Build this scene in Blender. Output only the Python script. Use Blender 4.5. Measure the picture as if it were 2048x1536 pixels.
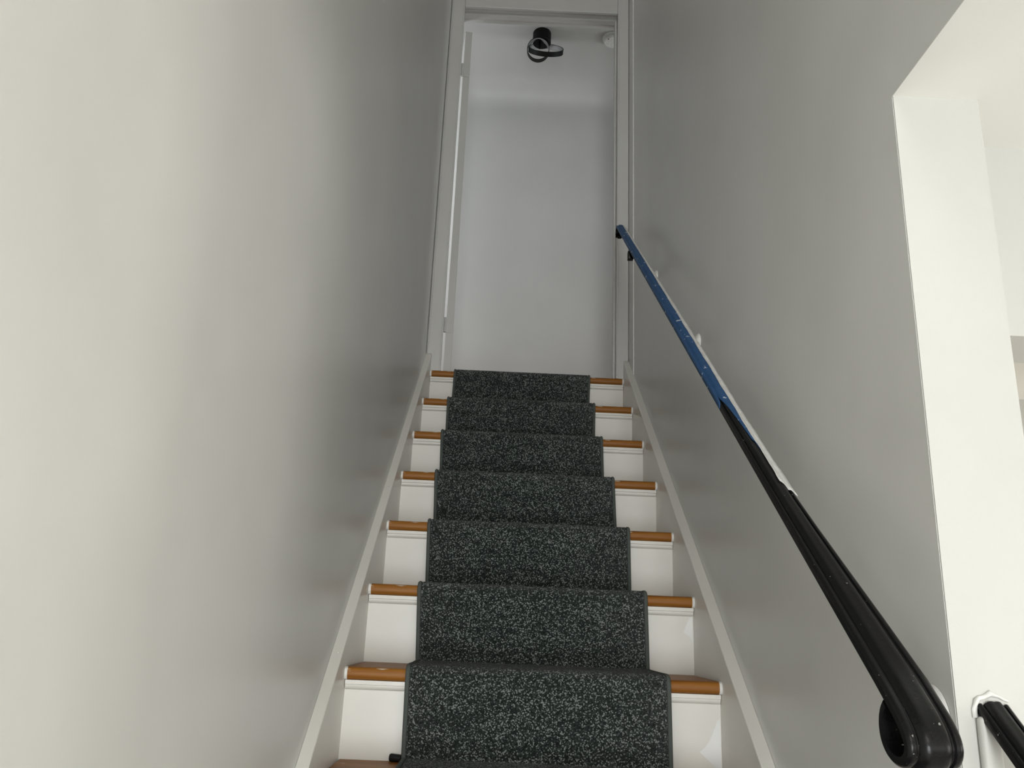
import bpy, bmesh, math, random
from mathutils import Vector, Matrix

random.seed(7)
SC = bpy.context.scene
for o in list(bpy.data.objects):
    bpy.data.objects.remove(o)
COL = SC.collection

# ------------------------------------------------------------------ camera
FPX = 1658.57
yaw, pitch, roll = (math.radians(a) for a in (-0.4832, 16.4091, 2.4189))
fwd = Vector((-math.sin(yaw) * math.cos(pitch), math.cos(yaw) * math.cos(pitch), math.sin(pitch)))
rgt = Vector((math.cos(yaw), math.sin(yaw), 0.0))
upv = rgt.cross(fwd)
cr, sr = math.cos(roll), math.sin(roll)
ax, ay = cr * rgt + sr * upv, -sr * rgt + cr * upv
cd = bpy.data.cameras.new('camera')
cd.sensor_width = 36.0
cd.sensor_fit = 'HORIZONTAL'
cd.lens = FPX / 2048 * 36.0
cd.clip_start = 0.02
cam = bpy.data.objects.new('camera', cd)
COL.objects.link(cam)
m = Matrix((ax, ay, -fwd)).transposed().to_4x4()
m.translation = Vector((0.33134, -3.47980, -1.07321))
cam.matrix_world = m
SC.camera = cam

# ------------------------------------------------------------------ world, daylight, exposure
SC.view_settings.view_transform = 'Standard'
SC.view_settings.look = 'None'
SC.view_settings.gamma = 1.0
SC.view_settings.use_curve_mapping = False
SC.view_settings.exposure = 0.09
w = bpy.data.worlds.new('sky')
SC.world = w
w.use_nodes = True
bg = w.node_tree.nodes['Background']
bg.inputs[0].default_value = (0.80, 0.90, 1.0, 1)
bg.inputs[1].default_value = 0.5


def window_light(name, loc, rot, sx, sy, power, col):
    l = bpy.data.lights.new(name, 'AREA')
    l.shape = 'RECTANGLE'
    l.size, l.size_y, l.energy, l.color = sx, sy, power, col
    o = bpy.data.objects.new(name, l)
    o.location = loc
    o.rotation_euler = rot
    COL.objects.link(o)
    return o


H = math.pi / 2
WARM = (1.0, 0.962, 0.885)
COOL = (0.95, 0.985, 1.0)
# daylight in the openings of the room behind and beside the camera
window_light('daylight_front_window', (2.4, -5.85, -1.3), (H, 0, 0), 2.0, 1.4, 14, WARM)
window_light('daylight_front_door', (0.42, -5.85, -1.55), (H, 0, 0), 0.62, 1.7, 70, COOL)
window_light('added_foyer_light', (0.42, -5.85, 1.05), (H, 0, 0), 0.62, 1.6, 25, WARM)  # unseen high opening, added to brighten the upper stairwell
window_light('daylight_side_window', (4.65, -4.7, -1.3), (0, H, 0), 1.4, 2.0, 50, WARM)
# upper hall windows, one at either end
window_light('daylight_hall_window', (-1.15, 0.72, 1.15), (0, -H, 0), 1.5, 0.7, 17, COOL)
window_light('daylight_hall_end_window', (2.65, 0.72, 1.15), (0, H, 0), 1.3, 0.7, 13, COOL)
# window of the room behind the passage
window_light('daylight_passage_window', (4.65, -1.75, -1.4), (0, H, 0), 1.2, 0.7, 36, WARM)


# ------------------------------------------------------------------ materials
def new_mat(name):
    mt = bpy.data.materials.new(name)
    mt.use_nodes = True
    nt = mt.node_tree
    return mt, nt, nt.nodes['Principled BSDF']


def nd(nt, t, **kw):
    n = nt.nodes.new(t)
    for k, v in kw.items():
        if hasattr(n, k):
            setattr(n, k, v)
        else:
            n.inputs[k].default_value = v
    return n


def ramp(nt, fac, stops, interp='LINEAR'):
    r = nt.nodes.new('ShaderNodeValToRGB')
    r.color_ramp.interpolation = interp
    e = r.color_ramp.elements
    while len(e) < len(stops):
        e.new(0.5)
    for el, (p, c) in zip(e, stops):
        el.position = p
        el.color = (*c, 1) if len(c) == 3 else c
    nt.links.new(fac, r.inputs[0])
    return r


def coords(nt, scale=(1, 1, 1)):
    tc = nt.nodes.new('ShaderNodeTexCoord')
    mp = nt.nodes.new('ShaderNodeMapping')
    mp.inputs['Scale'].default_value = scale
    nt.links.new(tc.outputs['Object'], mp.inputs[0])
    return mp.outputs[0]


def mat_paint(name, col, rough=0.4, var=0.04, peel=0.05, wave=0.12, spec=0.5):
    """rolled wall paint: faint blotches, roller stipple and a slightly uneven plaster under it"""
    mt, nt, b = new_mat(name)
    v = coords(nt)
    n1 = nd(nt, 'ShaderNodeTexNoise', Scale=2.3, Detail=3.0)
    nt.links.new(v, n1.inputs['Vector'])
    lo = tuple(c * (1 - var) for c in col)
    hi = tuple(min(1, c * (1 + var)) for c in col)
    r = ramp(nt, n1.outputs['Fac'], [(0.3, lo), (0.7, hi)])
    nt.links.new(r.outputs[0], b.inputs['Base Color'])
    b.inputs['Roughness'].default_value = rough
    b.inputs['Specular IOR Level'].default_value = spec
    n2 = nd(nt, 'ShaderNodeTexNoise', Scale=160.0, Detail=2.0)
    nt.links.new(v, n2.inputs['Vector'])
    n3 = nd(nt, 'ShaderNodeTexNoise', Scale=5.0, Detail=2.0)
    nt.links.new(v, n3.inputs['Vector'])
    b1 = nd(nt, 'ShaderNodeBump', Strength=peel, Distance=0.002)
    nt.links.new(n2.outputs['Fac'], b1.inputs['Height'])
    b2 = nd(nt, 'ShaderNodeBump', Strength=wave, Distance=0.02)
    nt.links.new(n3.outputs['Fac'], b2.inputs['Height'])
    nt.links.new(b1.outputs[0], b2.inputs['Normal'])
    nt.links.new(b2.outputs[0], b.inputs['Normal'])
    return mt


def mat_wood():
    mt, nt, b = new_mat('stained_oak')
    v = coords(nt, (1.2, 22, 22))
    n1 = nd(nt, 'ShaderNodeTexNoise', Scale=2.2, Detail=6.0, Distortion=0.6)
    nt.links.new(v, n1.inputs['Vector'])
    r = ramp(nt, n1.outputs['Fac'], [(0.25, (0.14, 0.046, 0.006)), (0.5, (0.25, 0.094, 0.012)), (0.75, (0.37, 0.155, 0.024))])
    # chipped spots of white wall paint along the boards
    v2 = coords(nt, (9, 60, 60))
    n2 = nd(nt, 'ShaderNodeTexNoise', Scale=2.0, Detail=4.0)
    nt.links.new(v2, n2.inputs['Vector'])
    r2 = ramp(nt, n2.outputs['Fac'], [(0.665, (0, 0, 0)), (0.685, (1, 1, 1))])
    mx = nt.nodes.new('ShaderNodeMix')
    mx.data_type = 'RGBA'
    nt.links.new(r2.outputs[0], mx.inputs['Factor'])
    nt.links.new(r.outputs[0], mx.inputs[6])
    mx.inputs[7].default_value = (0.62, 0.52, 0.42, 1)
    nt.links.new(mx.outputs[2], b.inputs['Base Color'])
    b.inputs['Roughness'].default_value = 0.45
    b.inputs['Specular IOR Level'].default_value = 0.3
    bp = nd(nt, 'ShaderNodeBump', Strength=0.15, Distance=0.001)
    nt.links.new(n1.outputs['Fac'], bp.inputs['Height'])
    nt.links.new(bp.outputs[0], b.inputs['Normal'])
    return mt


def mat_carpet():
    mt, nt, b = new_mat('flecked_loop_carpet')
    v = coords(nt)
    vo = nd(nt, 'ShaderNodeTexVoronoi', Scale=420.0)
    nt.links.new(v, vo.inputs['Vector'])
    sep = nt.nodes.new('ShaderNodeSeparateColor')
    nt.links.new(vo.outputs['Color'], sep.inputs[0])
    cl = nd(nt, 'ShaderNodeTexNoise', Scale=9.0, Detail=4.0)
    nt.links.new(coords(nt, (1, 3, 3)), cl.inputs['Vector'])
    ma = nd(nt, 'ShaderNodeMath', operation='MULTIPLY_ADD')
    nt.links.new(cl.outputs['Fac'], ma.inputs[0])
    ma.inputs[1].default_value = 0.30
    nt.links.new(sep.outputs[0], ma.inputs[2])
    r = ramp(nt, ma.outputs[0], [(0.20, (0.006, 0.009, 0.008)), (0.58, (0.015, 0.021, 0.019)), (0.86, (0.036, 0.046, 0.043)),
                                 (0.97, (0.075, 0.09, 0.086)), (1.0, (0.26, 0.28, 0.27))])
    nt.links.new(r.outputs[0], b.inputs['Base Color'])
    b.inputs['Roughness'].default_value = 0.95
    b.inputs['Specular IOR Level'].default_value = 0.12
    b.inputs['Sheen Weight'].default_value = 0.12
    bp = nd(nt, 'ShaderNodeBump', Strength=0.8, Distance=0.004)
    bp.invert = True
    nt.links.new(vo.outputs['Distance'], bp.inputs['Height'])
    nt.links.new(bp.outputs[0], b.inputs['Normal'])
    return mt


def mat_plain(name, col, rough=0.5, metal=0.0, bump=0.0, scale=80.0, spec=0.5, speck=None):
    mt, nt, b = new_mat(name)
    v = coords(nt)
    n1 = nd(nt, 'ShaderNodeTexNoise', Scale=scale, Detail=3.0)
    nt.links.new(v, n1.inputs['Vector'])
    stops = [(0.3, tuple(c * 0.9 for c in col)), (0.66, tuple(min(1, c * 1.08) for c in col))]
    if speck:
        stops += [(speck[0], tuple(min(1, c * 1.08) for c in col)), (speck[0] + 0.02, speck[1])]
    r = ramp(nt, n1.outputs['Fac'], stops)
    nt.links.new(r.outputs[0], b.inputs['Base Color'])
    b.inputs['Roughness'].default_value = rough
    b.inputs['Metallic'].default_value = metal
    b.inputs['Specular IOR Level'].default_value = spec
    if bump:
        bp = nd(nt, 'ShaderNodeBump', Strength=bump, Distance=0.002)
        nt.links.new(n1.outputs['Fac'], bp.inputs['Height'])
        nt.links.new(bp.outputs[0], b.inputs['Normal'])
    return mt


M_WALL = mat_paint('pale_grey_wall_paint', (0.71, 0.705, 0.68), rough=0.34)
M_ROOM = mat_paint('warm_white_wall_paint', (0.53, 0.525, 0.495), rough=0.5)
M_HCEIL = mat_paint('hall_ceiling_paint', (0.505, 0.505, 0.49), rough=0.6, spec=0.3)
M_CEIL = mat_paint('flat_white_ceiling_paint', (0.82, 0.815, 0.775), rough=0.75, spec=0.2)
M_TRIM = mat_paint('white_semi_gloss_trim_paint', (0.70, 0.68, 0.63), rough=0.3, peel=0.02, wave=0.015)
M_HALL = mat_paint('light_grey_hall_paint', (0.50, 0.50, 0.49), rough=0.45)
M_DOOR = mat_paint('grey_white_door_paint', (0.56, 0.555, 0.535), rough=0.35, peel=0.03, wave=0.05)
M_WOOD = mat_wood()
M_CARPET = mat_carpet()
M_BIND = mat_plain('grey_green_binding', (0.085, 0.095, 0.087), rough=0.9, bump=0.5, scale=500, spec=0.1)
M_BLACK = mat_plain('black_enamel', (0.006, 0.006, 0.0065), rough=0.26, bump=0.12, scale=190, spec=0.2, speck=(0.725, (0.25, 0.25, 0.24)))
M_MATTE = mat_plain('matte_black_metal', (0.006, 0.006, 0.006), rough=0.6, spec=0.2)
M_TAPE = mat_plain('blue_painter_tape', (0.018, 0.078, 0.20), rough=0.62, bump=0.15, scale=45, speck=(0.645, (0.50, 0.55, 0.62)))
M_PAINT = mat_plain('dried_white_paint', (0.70, 0.69, 0.66), rough=0.45, bump=0.3, scale=60)
M_LED = mat_plain('unlit_led_diffuser', (0.42, 0.42, 0.43), rough=0.5)
M_PLASTIC = mat_plain('white_plastic', (0.68, 0.68, 0.65), rough=0.5)
M_RUBBER = mat_plain('black_rubber', (0.006, 0.006, 0.006), rough=0.6, spec=0.3)
M_STEEL = mat_plain('painted_hinge', (0.45, 0.44, 0.42), rough=0.4)
M_FLOOR = mat_wood()
M_FLOOR.name = 'oak_floor'
M_TILE = mat_plain('pale_stone_floor', (0.52, 0.50, 0.46), rough=0.35, scale=3)


# ------------------------------------------------------------------ helpers
def box(bm, x0, x1, y0, y1, z0, z1):
    vs = [bm.verts.new((x, y, z)) for z in (z0, z1) for y in (y0, y1) for x in (x0, x1)]
    for f in ((0, 2, 3, 1), (4, 5, 7, 6), (0, 1, 5, 4), (2, 6, 7, 3), (0, 4, 6, 2), (1, 3, 7, 5)):
        bm.faces.new([vs[i] for i in f])


def boxes(*bs):
    bm = bmesh.new()
    for b in bs:
        box(bm, *b)
    return bm


def bevel(bm, wd, seg=2):
    bmesh.ops.bevel(bm, geom=list(bm.edges), offset=wd, segments=seg, affect='EDGES', profile=0.5)
    return bm


def prism_x(poly, x0, x1):
    """closed (y, z) outline extruded along X"""
    bm = bmesh.new()
    a = [bm.verts.new((x0, y, z)) for y, z in poly]
    b = [bm.verts.new((x1, y, z)) for y, z in poly]
    n = len(poly)
    bm.faces.new(a)
    bm.faces.new(b[::-1])
    for i in range(n):
        j = (i + 1) % n
        bm.faces.new((a[j], a[i], b[i], b[j]))
    bmesh.ops.recalc_face_normals(bm, faces=bm.faces)
    return bm


def strip(rows, closed=False, caps=False):
    """surface through rows of points; closed joins the last column to the first"""
    bm = bmesh.new()
    vr = [[bm.verts.new(p) for p in r] for r in rows]
    n = len(vr[0])
    for a, b in zip(vr, vr[1:]):
        for i in range(n if closed else n - 1):
            j = (i + 1) % n
            bm.faces.new((a[i], a[j], b[j], b[i]))
    if caps:
        bm.faces.new(vr[0][::-1])
        bm.faces.new(vr[-1])
    bmesh.ops.recalc_face_normals(bm, faces=bm.faces)
    return bm


def lathe(profile, n=32, axis='Z'):
    rows = []
    for k in range(n + 1):
        a = 2 * math.pi * k / n
        c, s = math.cos(a), math.sin(a)
        if axis == 'Z':
            rows.append([(r * c, r * s, h) for r, h in profile])
        else:                       # around X
            rows.append([(h, r * c, r * s) for r, h in profile])
    bm = strip(rows)
    bmesh.ops.remove_doubles(bm, verts=bm.verts, dist=1e-6)
    bmesh.ops.recalc_face_normals(bm, faces=bm.faces)
    return bm


def tube(path, rad, n=10):
    rows = []
    for i, p in enumerate(path):
        p = Vector(p)
        t = (Vector(path[min(i + 1, len(path) - 1)]) - Vector(path[max(i - 1, 0)])).normalized()
        u = t.cross(Vector((0.31, 0.17, 0.93))).normalized()
        v = t.cross(u)
        r = rad[i] if isinstance(rad, (list, tuple)) else rad
        rows.append([p + r * (math.cos(2 * math.pi * k / n) * u + math.sin(2 * math.pi * k / n) * v) for k in range(n)])
    return strip(rows, closed=True, caps=True)


def obj(name, bm, mt, parent=None, smooth=False, loc=None):
    me = bpy.data.meshes.new(name)
    bm.to_mesh(me)
    bm.free()
    if smooth:
        for p in me.polygons:
            p.use_smooth = True
        if smooth == 'auto':
            me.set_sharp_from_angle(angle=math.radians(35))
    me.materials.append(mt)
    o = bpy.data.objects.new(name, me)
    COL.objects.link(o)
    if parent:
        o.parent = parent
    if loc is not None:
        o.location = loc
    return o


def empty(name, loc=(0, 0, 0)):
    o = bpy.data.objects.new(name, None)
    o.empty_display_size = 0.1
    COL.objects.link(o)
    o.location = loc
    return o


def tag(o, label, cat, group=None):
    o['label'] = label
    o['category'] = cat
    if group:
        o['group'] = group
    return o


def struct(name, bm, mt, label, cat='wall', smooth=False):
    o = obj(name, bm, mt, None, smooth)
    o['kind'] = 'structure'
    o['label'] = label
    o['category'] = cat
    return o


# ------------------------------------------------------------------ dimensions (metres; top nosing at y = 0, z = 0)
RISE, RUN, WID, OVER = 0.195, 0.25076, 0.8504, 0.0216
SL = RISE / RUN
NSTEP = 14
FLOOR = -RISE * NSTEP            # lower floor
XL, XR = -0.025, 0.878           # stairwell wall faces
XRO = 1.003                      # far face of the right wall
YE = -2.445                      # where the right wall ends
CL = -0.305                      # lower ceiling
CU = 2.35                        # upper ceiling
YB = 1.228                       # back wall of the upper hall
YF = -5.9                        # front wall of the lower room
XE = 4.7                         # far side wall of the lower room
YK = -1.25                       # far wall behind the passage
JL, JR, JH = 0.030, 0.823, 1.955  # door lining, clear faces
T = 0.12


def on(y, h):                    # height h above the line of nosings
    return y * SL + h


# ------------------------------------------------------------------ the setting
struct('wall_left', boxes((XL - T, XL, YF - T, 0.03, FLOOR - 0.1, CU)), M_WALL,
       'pale grey glossy plaster wall on the left of the stairs')
bm = boxes((XR, XRO, YE, 0.03, FLOOR - 0.1, CU), (XR, XRO, YF, YE, CL + 0.0013, CU))
wr = struct('wall_right', bm, M_WALL, 'pale grey plaster wall carrying the handrail')
# the end of that wall is painted with the room, not with the stairwell
obj('end_face', boxes((XR + 0.0005, XRO, YE - 0.0025, YE, FLOOR, CL)), M_ROOM, wr)
struct('trim_4', prism_x([(-0.11, on(-0.11, 0.0708)), (-0.03, on(-0.03, 0.0708)), (0.0, 0.085), (0.0105, 0.086), (0.0105, CU - 0.002), (-0.11, CU - 0.002)], XR - 0.004, XR), M_WALL, 'thin grey strip on the right wall beside the door casing', 'trim')
struct('wall_stair_head', boxes((-1.1, JL - 0.02, 0.03, 0.15, 0, CU), (JR + 0.02, 2.6, 0.03, 0.15, 0, CU),
                                (JL - 0.02, JR + 0.02, 0.03, 0.15, JH + 0.02, CU)), M_HALL,
       'grey wall around the doorway at the stair head')
struct('wall_hall_back', boxes((-1.1, 2.6, YB, YB + T, -0.02, CU)), M_HALL, 'plain grey wall seen through the open doorway')


def holed(name, x0, x1, y0, y1, z0, z1, hole, ax_, mt, label):
    """wall slab with one rectangular opening; ax_ is the wall's thin axis"""
    a0, a1, h0, h1 = hole
    if ax_ == 'y':
        bs = [(x0, a0, y0, y1, z0, z1), (a1, x1, y0, y1, z0, z1), (a0, a1, y0, y1, z0, h0), (a0, a1, y0, y1, h1, z1)]
    else:
        bs = [(x0, x1, y0, a0, z0, z1), (x0, x1, a1, y1, z0, z1), (x0, x1, a0, a1, z0, h0), (x0, x1, a0, a1, h1, z1)]
    return struct(name, boxes(*bs), mt, label)


holed('wall_hall_end_left', -1.22, -1.1, 0.03, YB + T, -0.02, CU, (0.35, 1.08, 0.35, 1.95), 'x', M_HALL, 'hall end wall with a window, left')
holed('wall_hall_end_right', 2.6, 2.72, 0.03, YB + T, -0.02, CU, (0.35, 1.08, 0.45, 1.85), 'x', M_HALL, 'hall end wall with a window, right')
struct('floor_hall', boxes((-1.1, 2.6, 0.0298, YB, -0.05, 0.0)), M_FLOOR, 'oak floor of the upper hall', 'floor')
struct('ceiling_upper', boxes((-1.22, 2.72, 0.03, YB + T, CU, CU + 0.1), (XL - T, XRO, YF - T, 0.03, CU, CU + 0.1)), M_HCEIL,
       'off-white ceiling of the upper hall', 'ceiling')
struct('ceiling_lower', boxes((XR, XE, YF, YE, CL, CL + 0.0012), (XRO, XE, YE, YK, CL, CL + 0.0012), (XRO + 0.0005, XE, YF, YK, CL + 0.0013, -0.02)), M_CEIL,
       'cream ceiling of the lower room beside the stair foot', 'ceiling')
struct('floor_lower', boxes((XL, XE, YF, YK, FLOOR - 0.1, FLOOR)), M_TILE, 'pale floor of the lower room', 'floor')
bm = boxes((XL, 0.08, YF - T, YF, FLOOR, CU), (0.08, 0.76, YF - T, YF, FLOOR, FLOOR + 0.3), (0.08, 0.76, YF - T, YF, -0.68, 0.22),
           (0.08, 0.76, YF - T, YF, 1.88, CU), (0.76, XRO, YF - T, YF, FLOOR, CU),
           (XRO, 1.35, YF - T, YF, FLOOR, CL), (1.35, 3.45, YF - T, YF, FLOOR, -2.05), (1.35, 3.45, YF - T, YF, -0.58, CL),
           (3.45, XE, YF - T, YF, FLOOR, CL))
struct('wall_front', bm, M_ROOM, 'white front wall of the lower room')
holed('wall_room_side', XE, XE + T, YF, -2.33, FLOOR, CL, (-5.75, -3.65, -2.05, -0.58), 'x', M_ROOM, 'white side wall of the lower room')
# passage: a dropped beam just behind the end of the right wall, then the bright space behind it
struct('wall_passage_beam', boxes((XRO + 0.0005, 3.0, -2.33, -2.21, -0.625, CL), (3.0, XE, -2.33, -2.21, FLOOR, CL)), M_ROOM,
       'cream beam above the passage at the right edge')
struct('wall_passage_back', boxes((XRO, XE, YK, YK + T, FLOOR, CL)), M_ROOM, 'white wall deep in the passage')
holed('wall_passage_side', XE, XE + T, -2.33, YK, FLOOR, CL, (-2.15, -1.35, -2.1, -0.75), 'x', M_ROOM, 'white side wall with a window in the passage')
hc = [(YB, CU)] + [(YB - 0.16 + 0.16 * math.sin(a), CU - 0.16 + 0.16 * math.cos(a)) for a in [k * math.pi / 24 for k in range(13)]]
struct('trim_3', prism_x(hc, -1.1, 2.6), M_HALL, 'curved plaster cove between hall wall and ceiling', 'trim', 'auto')
cove = [(YK, CL)] + [(YK - 0.09 + 0.09 * math.sin(a), CL - 0.09 + 0.09 * math.cos(a)) for a in [k * math.pi / 16 for k in range(9)]]
struct('trim_1', prism_x(cove, XRO + 0.001, XE), M_TRIM, 'rounded white cove where the passage ceiling meets the wall', 'trim', 'auto')


def window(name, c, along, wd, ht, label):
    o = empty(name, c)
    o['kind'] = 'structure'
    o['label'] = label
    o['category'] = 'window'
    t, d = 0.05, 0.03

    def bar(n, a0, a1, z0, z1):
        b = (a0, a1, -d, d, z0, z1) if along == 'x' else (-d, d, a0, a1, z0, z1)
        obj(n, boxes(b), M_TRIM, o)
    bar('jamb', -wd / 2, -wd / 2 + t, -ht / 2, ht / 2)
    bar('jamb', wd / 2 - t, wd / 2, -ht / 2, ht / 2)
    bar('head', -wd / 2 + t, wd / 2 - t, ht / 2 - t, ht / 2)
    bar('sill', -wd / 2 + t, wd / 2 - t, -ht / 2, -ht / 2 + t)
    bar('meeting_rail', -wd / 2 + t, wd / 2 - t, -0.02, 0.02)


window('window_1', (2.4, YF - 0.02, -1.315), 'x', 2.1, 1.47, 'wide white window in the front wall')
window('window_2', (0.42, YF - 0.02, -1.555), 'x', 0.68, 1.75, 'tall glazed light of the front door')
window('window_added', (0.42, YF - 0.02, 1.05), 'x', 0.68, 1.66, 'added unseen window above the front door, lighting the upper stairs')  # frame for the added upper stairwell light
window('window_3', (XE + 0.02, -4.7, -1.315), 'y', 2.1, 1.47, 'wide white window in the side wall')
window('window_4', (-1.12, 0.715, 1.15), 'y', 0.73, 1.6, 'tall white window at the near end of the hall')
window('window_5', (2.62, 0.715, 1.15), 'y', 0.73, 1.4, 'white window at the far end of the hall')
window('window_6', (XE + 0.02, -1.75, -1.425), 'y', 0.8, 1.35, 'white window in the passage')

# door lining and casing at the stair head
fr = empty('trim_2', (0.43, 0.03, 0))
fr['kind'] = 'structure'
fr['label'] = 'white painted casing and lining of the doorway at the stair head'
fr['category'] = 'door frame'


def fpart(n, b, wd=0.0015, mt=M_DOOR):
    x0, x1, y0, y1, z0, z1 = b
    return obj(n, bevel(boxes((x0 - 0.43, x1 - 0.43, y0 - 0.03, y1 - 0.03, z0, z1)), wd), mt, fr)


fpart('lining', (JL - 0.02, JL, 0.03, 0.152, 0.001, JH + 0.02))
fpart('lining', (JR, JR + 0.02, 0.03, 0.152, 0.001, JH + 0.02))
fpart('lining', (JL, JR, 0.03, 0.152, JH, JH + 0.02))
fpart('stop', (JR - 0.011, JR, 0.078, 0.112, 0.001, JH))
fpart('stop', (JL, JL + 0.004, 0.078, 0.112, 0.001, JH))
fpart('stop', (JL + 0.004, JR - 0.011, 0.078, 0.112, JH - 0.011, JH))
fpart('casing', (XL + 0.004, 0.043, 0.012, 0.0299, 0.001, 2.06), 0.003)
fpart('casing', (0.818, XR - 0.005, 0.012, 0.0299, 0.001, 2.06), 0.003)
fpart('casing', (0.0432, 0.8178, 0.0125, 0.0299, 1.936, 2.06), 0.003)
fpart('casing_bead', (0.036, 0.0425, 0.007, 0.0118, 0.001, 1.93), 0.002)
fpart('casing_bead', (0.8186, 0.826, 0.007, 0.0118, 0.001, 1.93), 0.002)
fpart('casing_bead', (XL + 0.004, XL + 0.011, 0.008, 0.0118, 0.13, 2.05), 0.002)

# the open door, seen along its hinge edge
door = empty('door_1', (JL + 0.0125, 0.160, 0.0))
door['kind'] = 'structure'
door['label'] = 'white door swung open into the hall, seen along its edge'
door['category'] = 'door'
door.rotation_euler = (0, 0, math.radians(98))
obj('leaf', bevel(boxes((0.0, 0.765, -0.036, 0.0, 0.012, 1.905)), 0.002), M_DOOR, door)
for hz in (1.665, 0.27):
    hg = obj('hinge', boxes((-0.002, 0.0, -0.034, 0.006, hz - 0.036, hz + 0.036)), M_DOOR, door)
    obj('knuckle', lathe([(0.0, -0.036), (0.0068, -0.036), (0.0068, 0.036), (0.0, 0.036)], 12), M_DOOR, hg, 'auto', (-0.004, 0.005, hz))
obj('latch_plate', boxes((0.765, 0.767, -0.03, -0.006, 0.90, 0.96)), M_STEEL, door)
kn = lathe([(0.0, 0.0), (0.028, 0.0), (0.028, 0.006), (0.011, 0.010), (0.010, 0.030), (0.026, 0.040), (0.029, 0.052), (0.020, 0.064), (0.0, 0.067)], 24)
bmesh.ops.rotate(kn, verts=kn.verts, matrix=Matrix.Rotation(-H, 3, 'X'))
obj('knob', kn, M_STEEL, door, 'auto', (0.70, 0.0, 0.93))

# ------------------------------------------------------------------ staircase
st = empty('staircase', (WID / 2, -1.75, FLOOR))
tag(st, 'straight white staircase with stained oak treads climbing to the doorway', 'staircase')


def spart(n, bm, mt, par=None, smooth=False):
    """geometry given in world coordinates"""
    o = obj(n, bm, mt, par or st, smooth)
    o.location = (-WID / 2, 1.75, -FLOOR) if par is None else (0, 0, 0)
    return o


TH = 0.028


def nosing_outline(back):
    r = 0.012
    pts = [(back, 0.0), (back, -TH)]
    pts += [(r * (1 - math.sin(a)), -TH + r * (1 - math.cos(a))) for a in [k * math.pi / 10 for k in range(6)]]
    pts += [(r * (1 - math.cos(a)), -r + r * math.sin(a)) for a in [k * math.pi / 10 for k in range(6)]]
    return pts


tread_me = riser_me = cove_me = None
bm = prism_x(nosing_outline(RUN + OVER + 0.002), -WID / 2 + 0.003, WID / 2 - 0.003)
t0 = obj('tread', bm, M_WOOD, None, 'auto')
tread_me = t0.data
bpy.data.objects.remove(t0)
bm = boxes((-WID / 2, WID / 2, 0.0, 0.015, -RISE + 0.0003, -TH - 0.0003))
t0 = obj('riser', bm, M_TRIM)
riser_me = t0.data
bpy.data.objects.remove(t0)
# moulding under each nosing: a flat fillet, a quirk and a cove
cv = [(0.0, -0.0005), (-0.0135, -0.0005), (-0.0135, -0.0095), (-0.0095, -0.0105), (-0.0095, -0.0125)]
cv += [(-0.0088 * math.cos(k * math.pi / 12) - 0.0005, -0.0125 - 0.0085 * math.sin(k * math.pi / 12)) for k in range(7)] + [(0.0, -0.0215)]
t0 = obj('cove_moulding', prism_x(cv, -WID / 2 + 0.0015, WID / 2 - 0.0015), M_TRIM, None, 'auto')
cove_me = t0.data
bpy.data.objects.remove(t0)
caulk_bm = prism_x([(y - 0.0015 if k > 1 else y, z) for k, (y, z) in enumerate(nosing_outline(0.03))], -0.003, 0.003)
t0 = obj('caulk', caulk_bm, M_PAINT)
caulk_me = t0.data
bpy.data.objects.remove(t0)


def place(n, me, loc, par=st):
    o = bpy.data.objects.new(n, me)
    COL.objects.link(o)
    o.parent = par
    o.location = Vector(loc) - st.location
    return o


for i in range(NSTEP):
    y, z = -RUN * i, -RISE * i
    if i == 0:
        bm = prism_x(nosing_outline(0.0), -WID / 2 + 0.003, WID / 2 - 0.003)
        bm = prism_x(nosing_outline(0.0295), -WID / 2 + 0.003, WID / 2 - 0.003)
        o = obj('tread', bm, M_WOOD, st, 'auto')
        o.location = Vector((WID / 2, y, z + 0.0006)) - st.location
    else:
        place('tread', tread_me, (WID / 2, y, z))
    place('riser', riser_me, (WID / 2, y + OVER, z))
    place('cove_moulding', cove_me, (WID / 2, y + OVER, z - TH))
    place('caulk', caulk_me, (0.003, y, z))
    place('caulk', caulk_me, (WID - 0.003, y, z))

for side, x0, x1 in (('l', XL + 0.0005, 0.0), ('r', WID, XR - 0.0005)):
    hh = 0.066 if side == 'l' else 0.070
    # board section: wall side first, rounded towards the steps
    xi, xw = (x1, x0) if side == 'l' else (x0, x1)
    sgn = 1 if xi > xw else -1
    rr = 0.004
    top = [(xw, 0.0)] + [(xi - sgn * rr * (1 - math.sin(a)), -rr * (1 - math.cos(a))) for a in [k * H / 4 for k in range(5)]]
    rows = []
    for k, y in enumerate([0.0115, 0.0, -0.012] + [-0.03 - 3.59 * q / 12 for q in range(13)]):
        lift = (0.014, 0.010, 0.003)[k] if k < 3 else 0.0
        rows.append([(x, y, on(min(y, 0.0), hh) + lift + dz) for x, dz in top] +
                    [(xi, y, max(on(min(y, 0.0), -0.36), FLOOR)), (xw, y, max(on(min(y, 0.0), -0.36), FLOOR))])
    bm = strip(rows, closed=True, caps=True)
    sg = spart('stringer', bm, M_TRIM, None, 'auto')
    if side == 'l':
        for yy, xx in ((-1.26, -0.004), (-1.55, -0.010), (-1.84, -0.010), (-0.95, -0.012)):
            b2 = bmesh.new()
            bmesh.ops.create_uvsphere(b2, u_segments=10, v_segments=6, radius=0.004)
            o = obj('paint_drip', b2, M_TRIM, sg, True, (xx, yy, on(yy, hh)))
            o.scale = (0.6, 1.3, 0.5)

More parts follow.
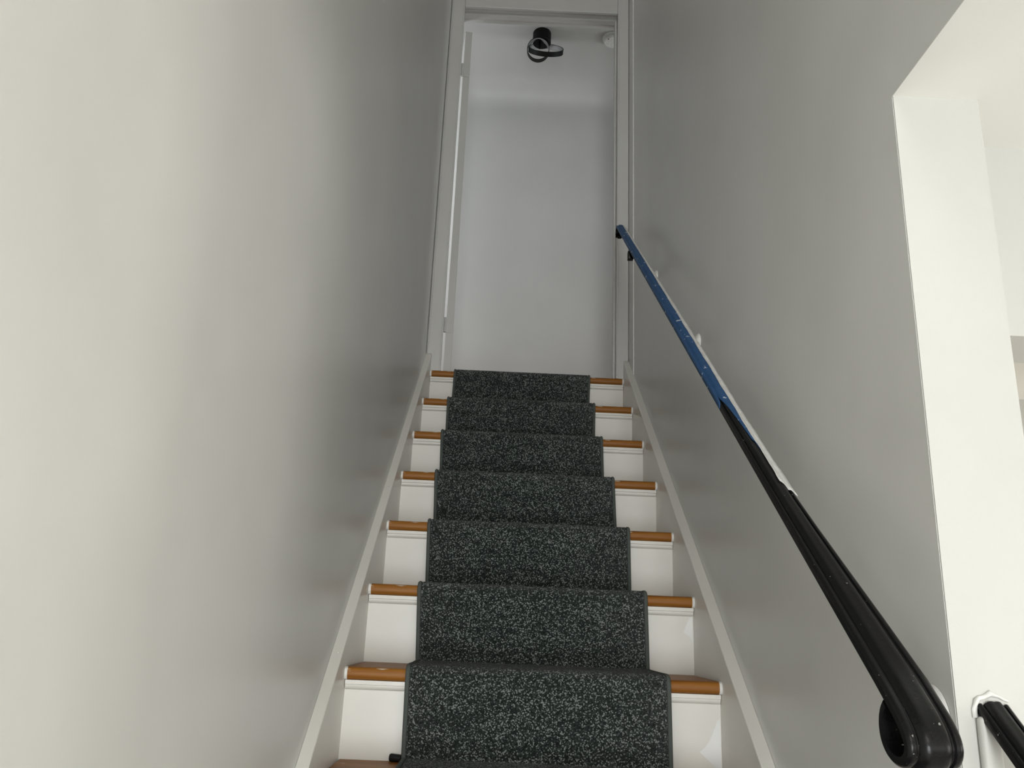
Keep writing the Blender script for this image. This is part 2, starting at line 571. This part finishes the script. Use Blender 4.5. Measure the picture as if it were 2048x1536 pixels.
# paler, glossier patches at the right ends of two risers
M_PATCH = mat_paint('pale_patch_white', (0.77, 0.765, 0.75), rough=0.2, peel=0.02, wave=0.01)
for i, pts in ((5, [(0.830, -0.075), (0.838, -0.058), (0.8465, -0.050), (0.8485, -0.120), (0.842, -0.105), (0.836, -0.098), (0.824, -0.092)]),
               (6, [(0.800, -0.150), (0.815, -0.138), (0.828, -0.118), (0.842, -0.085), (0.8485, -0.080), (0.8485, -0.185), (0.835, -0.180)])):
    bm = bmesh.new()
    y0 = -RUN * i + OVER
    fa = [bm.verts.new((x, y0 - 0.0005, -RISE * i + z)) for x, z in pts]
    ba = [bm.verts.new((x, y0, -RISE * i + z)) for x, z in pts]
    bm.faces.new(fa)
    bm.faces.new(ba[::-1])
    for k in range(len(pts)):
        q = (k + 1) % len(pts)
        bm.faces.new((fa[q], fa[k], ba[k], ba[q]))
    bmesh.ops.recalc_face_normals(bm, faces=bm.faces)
    spart('pale_patch', bm, M_PATCH)

# ------------------------------------------------------------------ carpet runner
RL = [.104, .100, .103, .111, .120, .127, .137, .141, .143, .145, .146, .147, .148, .149, .150]
RR = [.703, .698, .699, .708, .720, .726, .733, .738, .741, .743, .744, .745, .746, .747, .748]


def runner_path():
    """(y, z, outward normal y/z, x0, x1) down the stairs along the under side of the carpet"""
    pts = []
    e = 0.0012
    for i in range(NSTEP):
        y, z = -RUN * i, -RISE * i
        yf = y - e
        nxt = z - RISE
        if i == 0:
            pts += [(0.028, z + e + 0.0006, i)]
        pts += [(y + 0.10 if i else 0.022, z + e + (0 if i else 0.0006), i), (y + 0.018, z + e + 0.0006, i)]
        for k in range(1, 7):
            a = k * H / 6
            pts.append((yf + 0.013 * (1 - math.sin(a)), z + e - 0.013 * (1 - math.cos(a)), i))
        # waterfall from the nosing to the back of the tread below
        yb = y + OVER - 0.016
        for k in range(1, 8):
            f = k / 7
            yy = yf + (yb - yf) * (f ** 1.3)
            pts.append((yy, z - 0.013 - (RISE - 0.013 - 0.014) * f, i + 0.75 * f))
        if i < NSTEP - 1:
            for k in range(1, 5):
                a = k * H / 4
                pts.append((yb - 0.012 * (1 - math.cos(a)), nxt + 0.014 + e - 0.0132 * math.sin(a) - 0.0005, i + 0.8))
    return pts


RP = runner_path()


def lerp_tab(tab, f):
    k = min(int(f), len(tab) - 2)
    return tab[k] + (tab[k + 1] - tab[k]) * (f - k)


def runner_rows(th, xa, xb):
    """closed cross-sections of the carpet; xa, xb map (left, right) edges to the strip's own edges"""
    rows = []
    for k, (y, z, f) in enumerate(RP):
        y0, z0, _ = RP[max(k - 1, 0)]
        y1, z1, _ = RP[min(k + 1, len(RP) - 1)]
        d = Vector((y1 - y0, z1 - z0)).normalized()
        n = Vector((d.y, -d.x)) * -1      # outward: up on treads, towards the viewer on risers
        if n.y < 0 and abs(n.x) < 0.3:
            n = -n
        if n.x > 0.3:
            n = -n
        l, r = lerp_tab(RL, f), lerp_tab(RR, f)
        x0, x1 = xa(l, r), xb(l, r)
        c = min(0.003, th * 0.4)
        rows.append([(x0, y, z), (x0, y + n.x * (th - c), z + n.y * (th - c)), (x0 + c, y + n.x * th, z + n.y * th),
                     (x1 - c, y + n.x * th, z + n.y * th), (x1, y + n.x * (th - c), z + n.y * (th - c)), (x1, y, z)])
    return rows


rn = empty('stair_runner', (0.42, -1.75, FLOOR + 0.01))
tag(rn, 'dark grey-green flecked loop carpet runner down the middle of the stairs', 'carpet')


def rpart(n, bm, mt, sm=True):
    o = obj(n, bm, mt, rn, sm)
    o.location = -rn.location
    return o


BW = 0.010
rpart('carpet', strip(runner_rows(0.0085, lambda l, r: l + BW, lambda l, r: r - BW), closed=True, caps=True), M_CARPET)
rpart('binding', strip(runner_rows(0.0100, lambda l, r: l, lambda l, r: l + BW), closed=True, caps=True), M_BIND)
rpart('binding', strip(runner_rows(0.0100, lambda l, r: r - BW, lambda l, r: r), closed=True, caps=True), M_BIND)

# ------------------------------------------------------------------ wall handrail
RH = 0.815                       # top edge above the line of nosings
RX0 = 0.774                      # free edge of the rail
hr = empty('handrail', (XR, -1.4, on(-1.4, 0.70)))
tag(hr, 'black moulded metal handrail on the right wall, half masked with blue tape', 'handrail')


def hpart(n, bm, mt, sm=True, par=None):
    o = obj(n, bm, mt, par or hr, sm)
    o.location = -hr.location if par is None else (0, 0, 0)
    return o


# moulded cap section, u across (0..1), v height in metres above the edge line
SEC = [(0, -0.009), (0, -0.001), (0.03, 0.0012), (0.09, 0.0024), (0.14, 0.0018), (0.17, -0.0004), (0.20, -0.0004), (0.24, 0.003), (0.32, 0.0058),
       (0.42, 0.0064), (0.50, 0.0056), (0.58, 0.0064), (0.68, 0.0060), (0.76, 0.0032), (0.80, -0.0004), (0.83, -0.0004), (0.86, 0.0018), (0.91, 0.0024),
       (0.97, 0.0012), (1.0, -0.001), (1.0, -0.009)]


def sec_v(u):
    u = min(max(u, 0), 1)
    for (a, va), (b, vb) in zip(SEC[1:-1], SEC[2:-1]):
        if a <= u <= b:
            return va + (vb - va) * ((u - a) / (b - a) if b > a else 0)
    return 0.0


def rail_w(y):
    tab = [(-3, 0.060), (-2.46, 0.060), (-2.28, 0.048), (-2.15, 0.040), (-1.9, 0.036), (0, 0.034)]
    for (a, wa), (b, wb) in zip(tab, tab[1:]):
        if a <= y <= b:
            return wa + (wb - wa) * (y - a) / (b - a)
    return 0.036


YT, YL = -0.30, -2.475           # straight run of the rail
tl = Vector((-1, -SL)).normalized()          # down the slope in (y, z)
rail_path = []
# upper end turns down
p = Vector((YT, on(YT, RH)))
ang0 = math.atan2(-tl.y, -tl.x)
RU = 0.026
cu_ = p + Vector((tl.y, -tl.x)) * RU if False else p + Vector((math.sin(ang0), -math.cos(ang0))) * RU
for k in range(7):
    a = (6 - k) / 6 * math.radians(160)
    q = cu_ + RU * Vector((-math.sin(ang0 - a), math.cos(ang0 - a)))
    rail_path.append((q.x, q.y))
for k in range(1, 26):
    y = YT + (YL - YT) * k / 25
    rail_path.append((y, on(y, RH)))
# lower end rolls under in a long loop, back towards the wall side of the stairs
scroll = [(-2.500, -1.1300), (-2.5195, -1.1465), (-2.533, -1.1620), (-2.5385, -1.1760), (-2.5345, -1.1885), (-2.5235, -1.1965), (-2.509, -1.1985),
          (-2.494, -1.1950), (-2.482, -1.1875), (-2.474, -1.1770), (-2.471, -1.1650), (-2.4725, -1.1530), (-2.478, -1.1420), (-2.4855, -1.1345)]


def catmull(pts, n):
    out = []
    for i in range(len(pts) - 1):
        p0, p1, p2, p3 = pts[max(i - 1, 0)], pts[i], pts[i + 1], pts[min(i + 2, len(pts) - 1)]
        for k in range(n):
            t = k / n
            out.append(tuple(0.5 * (2 * b + (c - a) * t + (2 * a - 5 * b + 4 * c - d) * t * t + (3 * b - a - 3 * c + d) * t ** 3)
                             for a, b, c, d in zip(p0, p1, p2, p3)))
    out.append(tuple(pts[-1]))
    return out


rail_path += catmull([rail_path[-1]] + scroll, 3)[1:]


def rail_frame(path, k):
    a, b = path[max(k - 1, 0)], path[min(k + 1, len(path) - 1)]
    d = Vector((b[0] - a[0], b[1] - a[1])).normalized()
    return Vector((-d.y, d.x)) * -1 if True else d


def rail_rows(path, x0f, wf, vs=1.0):
    rows = []
    for k, (y, z) in enumerate(path):
        n = rail_frame(path, k)             # outer side of the bend
        wd, x0 = wf(y), x0f(y)
        rows.append([(x0 + u * wd, y + n.x * v * vs, z + n.y * v * vs) for u, v in SEC])
    return rows


# outward normal check: on the straight run it has to point up
if rail_frame(rail_path, 20).y < 0:
    _rf = rail_frame
    rail_frame = lambda path, k: -_rf(path, k)
hpart('rail', strip(rail_rows(rail_path, lambda y: RX0, rail_w), closed=True, caps=True), M_BLACK, 'auto')

# blue masking tape over the upper two thirds, its wall side buried in white paint
tape_path = rail_path[4:34]
cum = [0.0]
for (y0, z0), (y1, z1) in zip(tape_path, tape_path[1:]):
    cum.append(cum[-1] + math.hypot(y1 - y0, z1 - z0))


def along(sv):                   # point and upward normal at arc length sv down the rail
    k = 0
    while k < len(cum) - 2 and cum[k + 1] < sv:
        k += 1
    (y0, z0), (y1, z1) = tape_path[k], tape_path[k + 1]
    t = (sv - cum[k]) / (cum[k + 1] - cum[k])
    n0, n1 = rail_frame(tape_path, k), rail_frame(tape_path, k + 1)
    return y0 + (y1 - y0) * t, z0 + (z1 - z0) * t, n0.lerp(n1, t).normalized()


def s_of_y(y):                   # arc length where the straight run passes y
    y0 = tape_path[4][0]
    return cum[4] + (y0 - y) * math.sqrt(1 + SL * SL)


def wob(y, s):
    return math.sin(y * 37 + s) * 0.5 + math.sin(y * 91 + 2.1 * s) * 0.3 + math.sin(y * 173 + s * 3) * 0.2


def edge_u(y):                   # where blue gives way to white
    f = (YT - y) / (YT + 2.1)
    return 0.72 - 0.11 * max(f, 0) ** 1.5 + 0.035 * wob(y, 1.0)


def tape_end(u):                 # ragged lower end
    pts = [(-0.03, -1.845), (0.06, -1.835), (0.14, -1.795), (0.30, -1.86), (0.44, -1.93), (0.52, -1.985), (0.58, -1.985), (0.66, -2.03), (1.1, -2.09)]
    for (a, ya), (b, yb) in zip(pts, pts[1:]):
        if a <= u <= b:
            return ya + (yb - ya) * (u - a) / (b - a)
    return -2.09


def sheet(u0f, u1f, lift, nu, endf, ns=150):
    cols = []
    for j in range(nu + 1):
        f = j / nu
        ye = -1.9
        for _ in range(6):
            ye = endf(u0f(ye) + (u1f(ye) - u0f(ye)) * f)
        se = s_of_y(ye)
        col = []
        for k in range(ns + 1):
            y, z, n = along(se * k / ns)
            u = u0f(y) + (u1f(y) - u0f(y)) * f
            v = -0.007 if u < -0.015 else sec_v(u) + lift
            x = RX0 + u * rail_w(y) if u >= -0.015 else RX0 - 0.0012
            col.append((x, y + n.x * v, z + n.y * v))
        cols.append(col)
    bm_ = strip(cols)
    return bm_


tp = hpart('masking_tape', sheet(lambda y: -0.03, edge_u, 0.0014, 18, tape_end), M_TAPE, True)
tp.modifiers.new('paper', 'SOLIDIFY').thickness = 0.0004
tp['label'] = 'blue masking tape with flecks of white paint'
pt = hpart('paint_coat', sheet(lambda y: edge_u(y) - 0.02, lambda y: 1.06 + 0.03 * wob(y, 4.0), 0.0024, 8, lambda u: -2.075 - 0.06 * u), M_PAINT, True)
pt.modifiers.new('film', 'SOLIDIFY').thickness = 0.0004
pt['label'] = 'white wall paint smeared over the tape edge'

# brackets: round wall plate, arm and saddle
for yb_, rad in ((-0.64, 0.026), (-1.25, 0.030), (-2.392, 0.042)):
    zc = on(yb_, 0.700)
    wm = RX0 + rail_w(yb_) / 2
    zt = on(yb_, RH - 0.010)
    pl_ = lathe([(0.0, -0.016), (rad * 0.35, -0.0155), (rad * 0.75, -0.010), (rad * 0.95, -0.004), (rad, 0.0)], 28, 'X')
    for v in pl_.verts:
        v.co.x = v.co.x + XR - 0.0005
        v.co.y += yb_
        v.co.z += zc
    arm = [(XR - 0.012, yb_, zc), (XR - 0.030, yb_, zc + 0.016), (wm + 0.012, yb_, zt - 0.016), (wm + 0.004, yb_, zt)]
    br = hpart('bracket', tube(catmull(arm, 4), 0.006, 10), M_BLACK)
    wp = obj('wall_plate', pl_, M_PAINT, br, True)
    wp['label'] = 'round wall plate painted over in white'
    sd = bevel(boxes((wm - 0.014, wm + 0.014, -0.016, 0.016, -0.006, 0.0)), 0.002)
    for v in sd.verts:
        v.co.z += v.co.y * SL + on(yb_, RH - 0.0088)
        v.co.y += yb_
    obj('saddle', sd, M_BLACK, br)
# a clip hanging from the free edge near the top
ck = bevel(boxes((RX0 - 0.006, RX0 + 0.016, -0.652, -0.628, on(-0.64, RH - 0.050), on(-0.64, RH - 0.016))), 0.003)
hpart('clip', ck, M_BLACK)

# ------------------------------------------------------------------ second rail, dying into the end of the wall
br2 = empty('banister', (0.92, -3.30, FLOOR))
tag(br2, 'short black banister rail meeting the white wall end at lower right', 'banister')


def bpart(n, bm, mt, sm=True):
    o = obj(n, bm, mt, br2, sm)
    o.location = -br2.location
    return o


B0, BH = 0.902, 0.768
ys = [YE - 0.0045 - 0.85 * k / 12 for k in range(13)]
bpart('rail', strip(rail_rows([(y, on(y, BH)) for y in ys], lambda y: B0, lambda y: 0.038, 0.9), closed=True, caps=True), M_BLACK, 'auto')
bpart('half_post', bevel(boxes((0.898, 0.922, YE - 0.016, YE - 0.003, on(YE, 0.0) - 0.2, on(YE, BH) - 0.016)), 0.005, 3), M_ROOM, 'auto')
arc = [(B0 - 0.0035, YE - 0.004, on(YE, BH) - 0.018), (B0 - 0.0035, YE - 0.004, on(YE, BH) - 0.009)]
for u, h in ((0.0, 0.0012), (0.10, 0.0040), (0.22, 0.0046), (0.34, 0.0066), (0.46, 0.0094), (0.58, 0.0076), (0.72, 0.0062), (0.86, 0.0034), (1.0, 0.0012)):
    arc.append((B0 + u * 0.038, YE - 0.0035, on(YE, BH) + h))
ckb = bpart('caulk', tube(arc, [0.0030, 0.0034, 0.0036, 0.0030, 0.0028, 0.0032, 0.0040, 0.0026, 0.0020, 0.0018, 0.0014], 8), M_PAINT)
ckb['label'] = 'bead of white caulk around the rail end'
bpart('newel', bevel(boxes((0.880, 0.966, -3.43, -3.34, FLOOR, on(-3.3, BH) + 0.08)), 0.006), M_TRIM)
for k in range(3):
    yy = -2.72 - 0.21 * k
    bpart('baluster', bevel(boxes((0.909, 0.933, yy - 0.012, yy + 0.012, on(yy, -0.06), on(yy, BH) - 0.004)), 0.002), M_TRIM)

# ------------------------------------------------------------------ hall ceiling lamp
LX, LY = 0.458, 0.688
lp = empty('ceiling_lamp', (LX, LY, CU))
tag(lp, 'small black ceiling lamp of two crossed rings beyond the doorway', 'lamp')
obj('canopy', lathe([(0.0, 0.0), (0.052, 0.0), (0.054, -0.004), (0.054, -0.068), (0.050, -0.073), (0.0, -0.073)], 40), M_MATTE, lp, 'auto')


def ring(rad, wd, th, loc, rx, ry):
    prof = [(rad, -wd / 2), (rad, wd / 2), (rad - th, wd / 2), (rad - th, -wd / 2), (rad, -wd / 2)]
    o = obj('ring', lathe(prof, 48), M_MATTE, lp, 'auto', loc)
    o.rotation_euler = (rx, ry, 0)
    prof = [(rad - th, -wd * 0.46), (rad - th - 0.002, -wd * 0.44), (rad - th - 0.002, wd * 0.44), (rad - th, wd * 0.46)]
    d = obj('diffuser', lathe(prof, 48), M_LED, o, 'auto')
    d['label'] = 'unlit grey light strip inside the ring'
    return o


ring(0.066, 0.046, 0.003, (-0.020, -0.010, -0.128), math.radians(-74), math.radians(5))
ring(0.103, 0.029, 0.003, (0.026, -0.010, -0.126), math.radians(51), math.radians(3))
obj('stem', lathe([(0.0, 0.0), (0.007, 0.0), (0.007, -0.045), (0.0, -0.045)], 12), M_MATTE, lp, 'auto', (-0.012, -0.010, -0.072))

sd_ = empty('smoke_detector', (0.885, 0.700, CU))
tag(sd_, 'round white smoke detector on the hall ceiling beside the door frame', 'smoke detector')
obj('base', lathe([(0.0, 0.0), (0.062, 0.0), (0.062, -0.008), (0.058, -0.010), (0.0, -0.010)], 40), M_PLASTIC, sd_, 'auto')
obj('cover', lathe([(0.055, -0.0101), (0.055, -0.026), (0.048, -0.033), (0.0, -0.035)], 40), M_PLASTIC, sd_, 'auto')
slot = []
for k in range(9):
    a = math.radians(100 + 50 * k / 8)
    slot.append((0.0555 * math.cos(a), 0.0555 * math.sin(a), -0.016))
obj('vent_slot', tube(slot, 0.002, 6), M_RUBBER, sd_)
obj('indicator', lathe([(0.0, 0.0), (0.004, 0.0), (0.003, -0.002), (0.0, -0.002)], 10), M_RUBBER, sd_, 'auto', (-0.030, -0.030, -0.0335))

# ------------------------------------------------------------------ small black plug lying on a lower tread
pg = lathe([(0.0, -0.013), (0.0075, -0.013), (0.0085, -0.010), (0.0075, 0.011), (0.0068, 0.013), (0.0, 0.013)], 20, 'X')
plug = obj('rubber_plug', pg, M_RUBBER, None, 'auto', (0.127, -1.495, -RISE * 7 + 0.0086))
plug.rotation_euler = (0, 0, math.radians(-14))
tag(plug, 'small black rubber plug on the lowest visible tread beside the runner', 'plug')
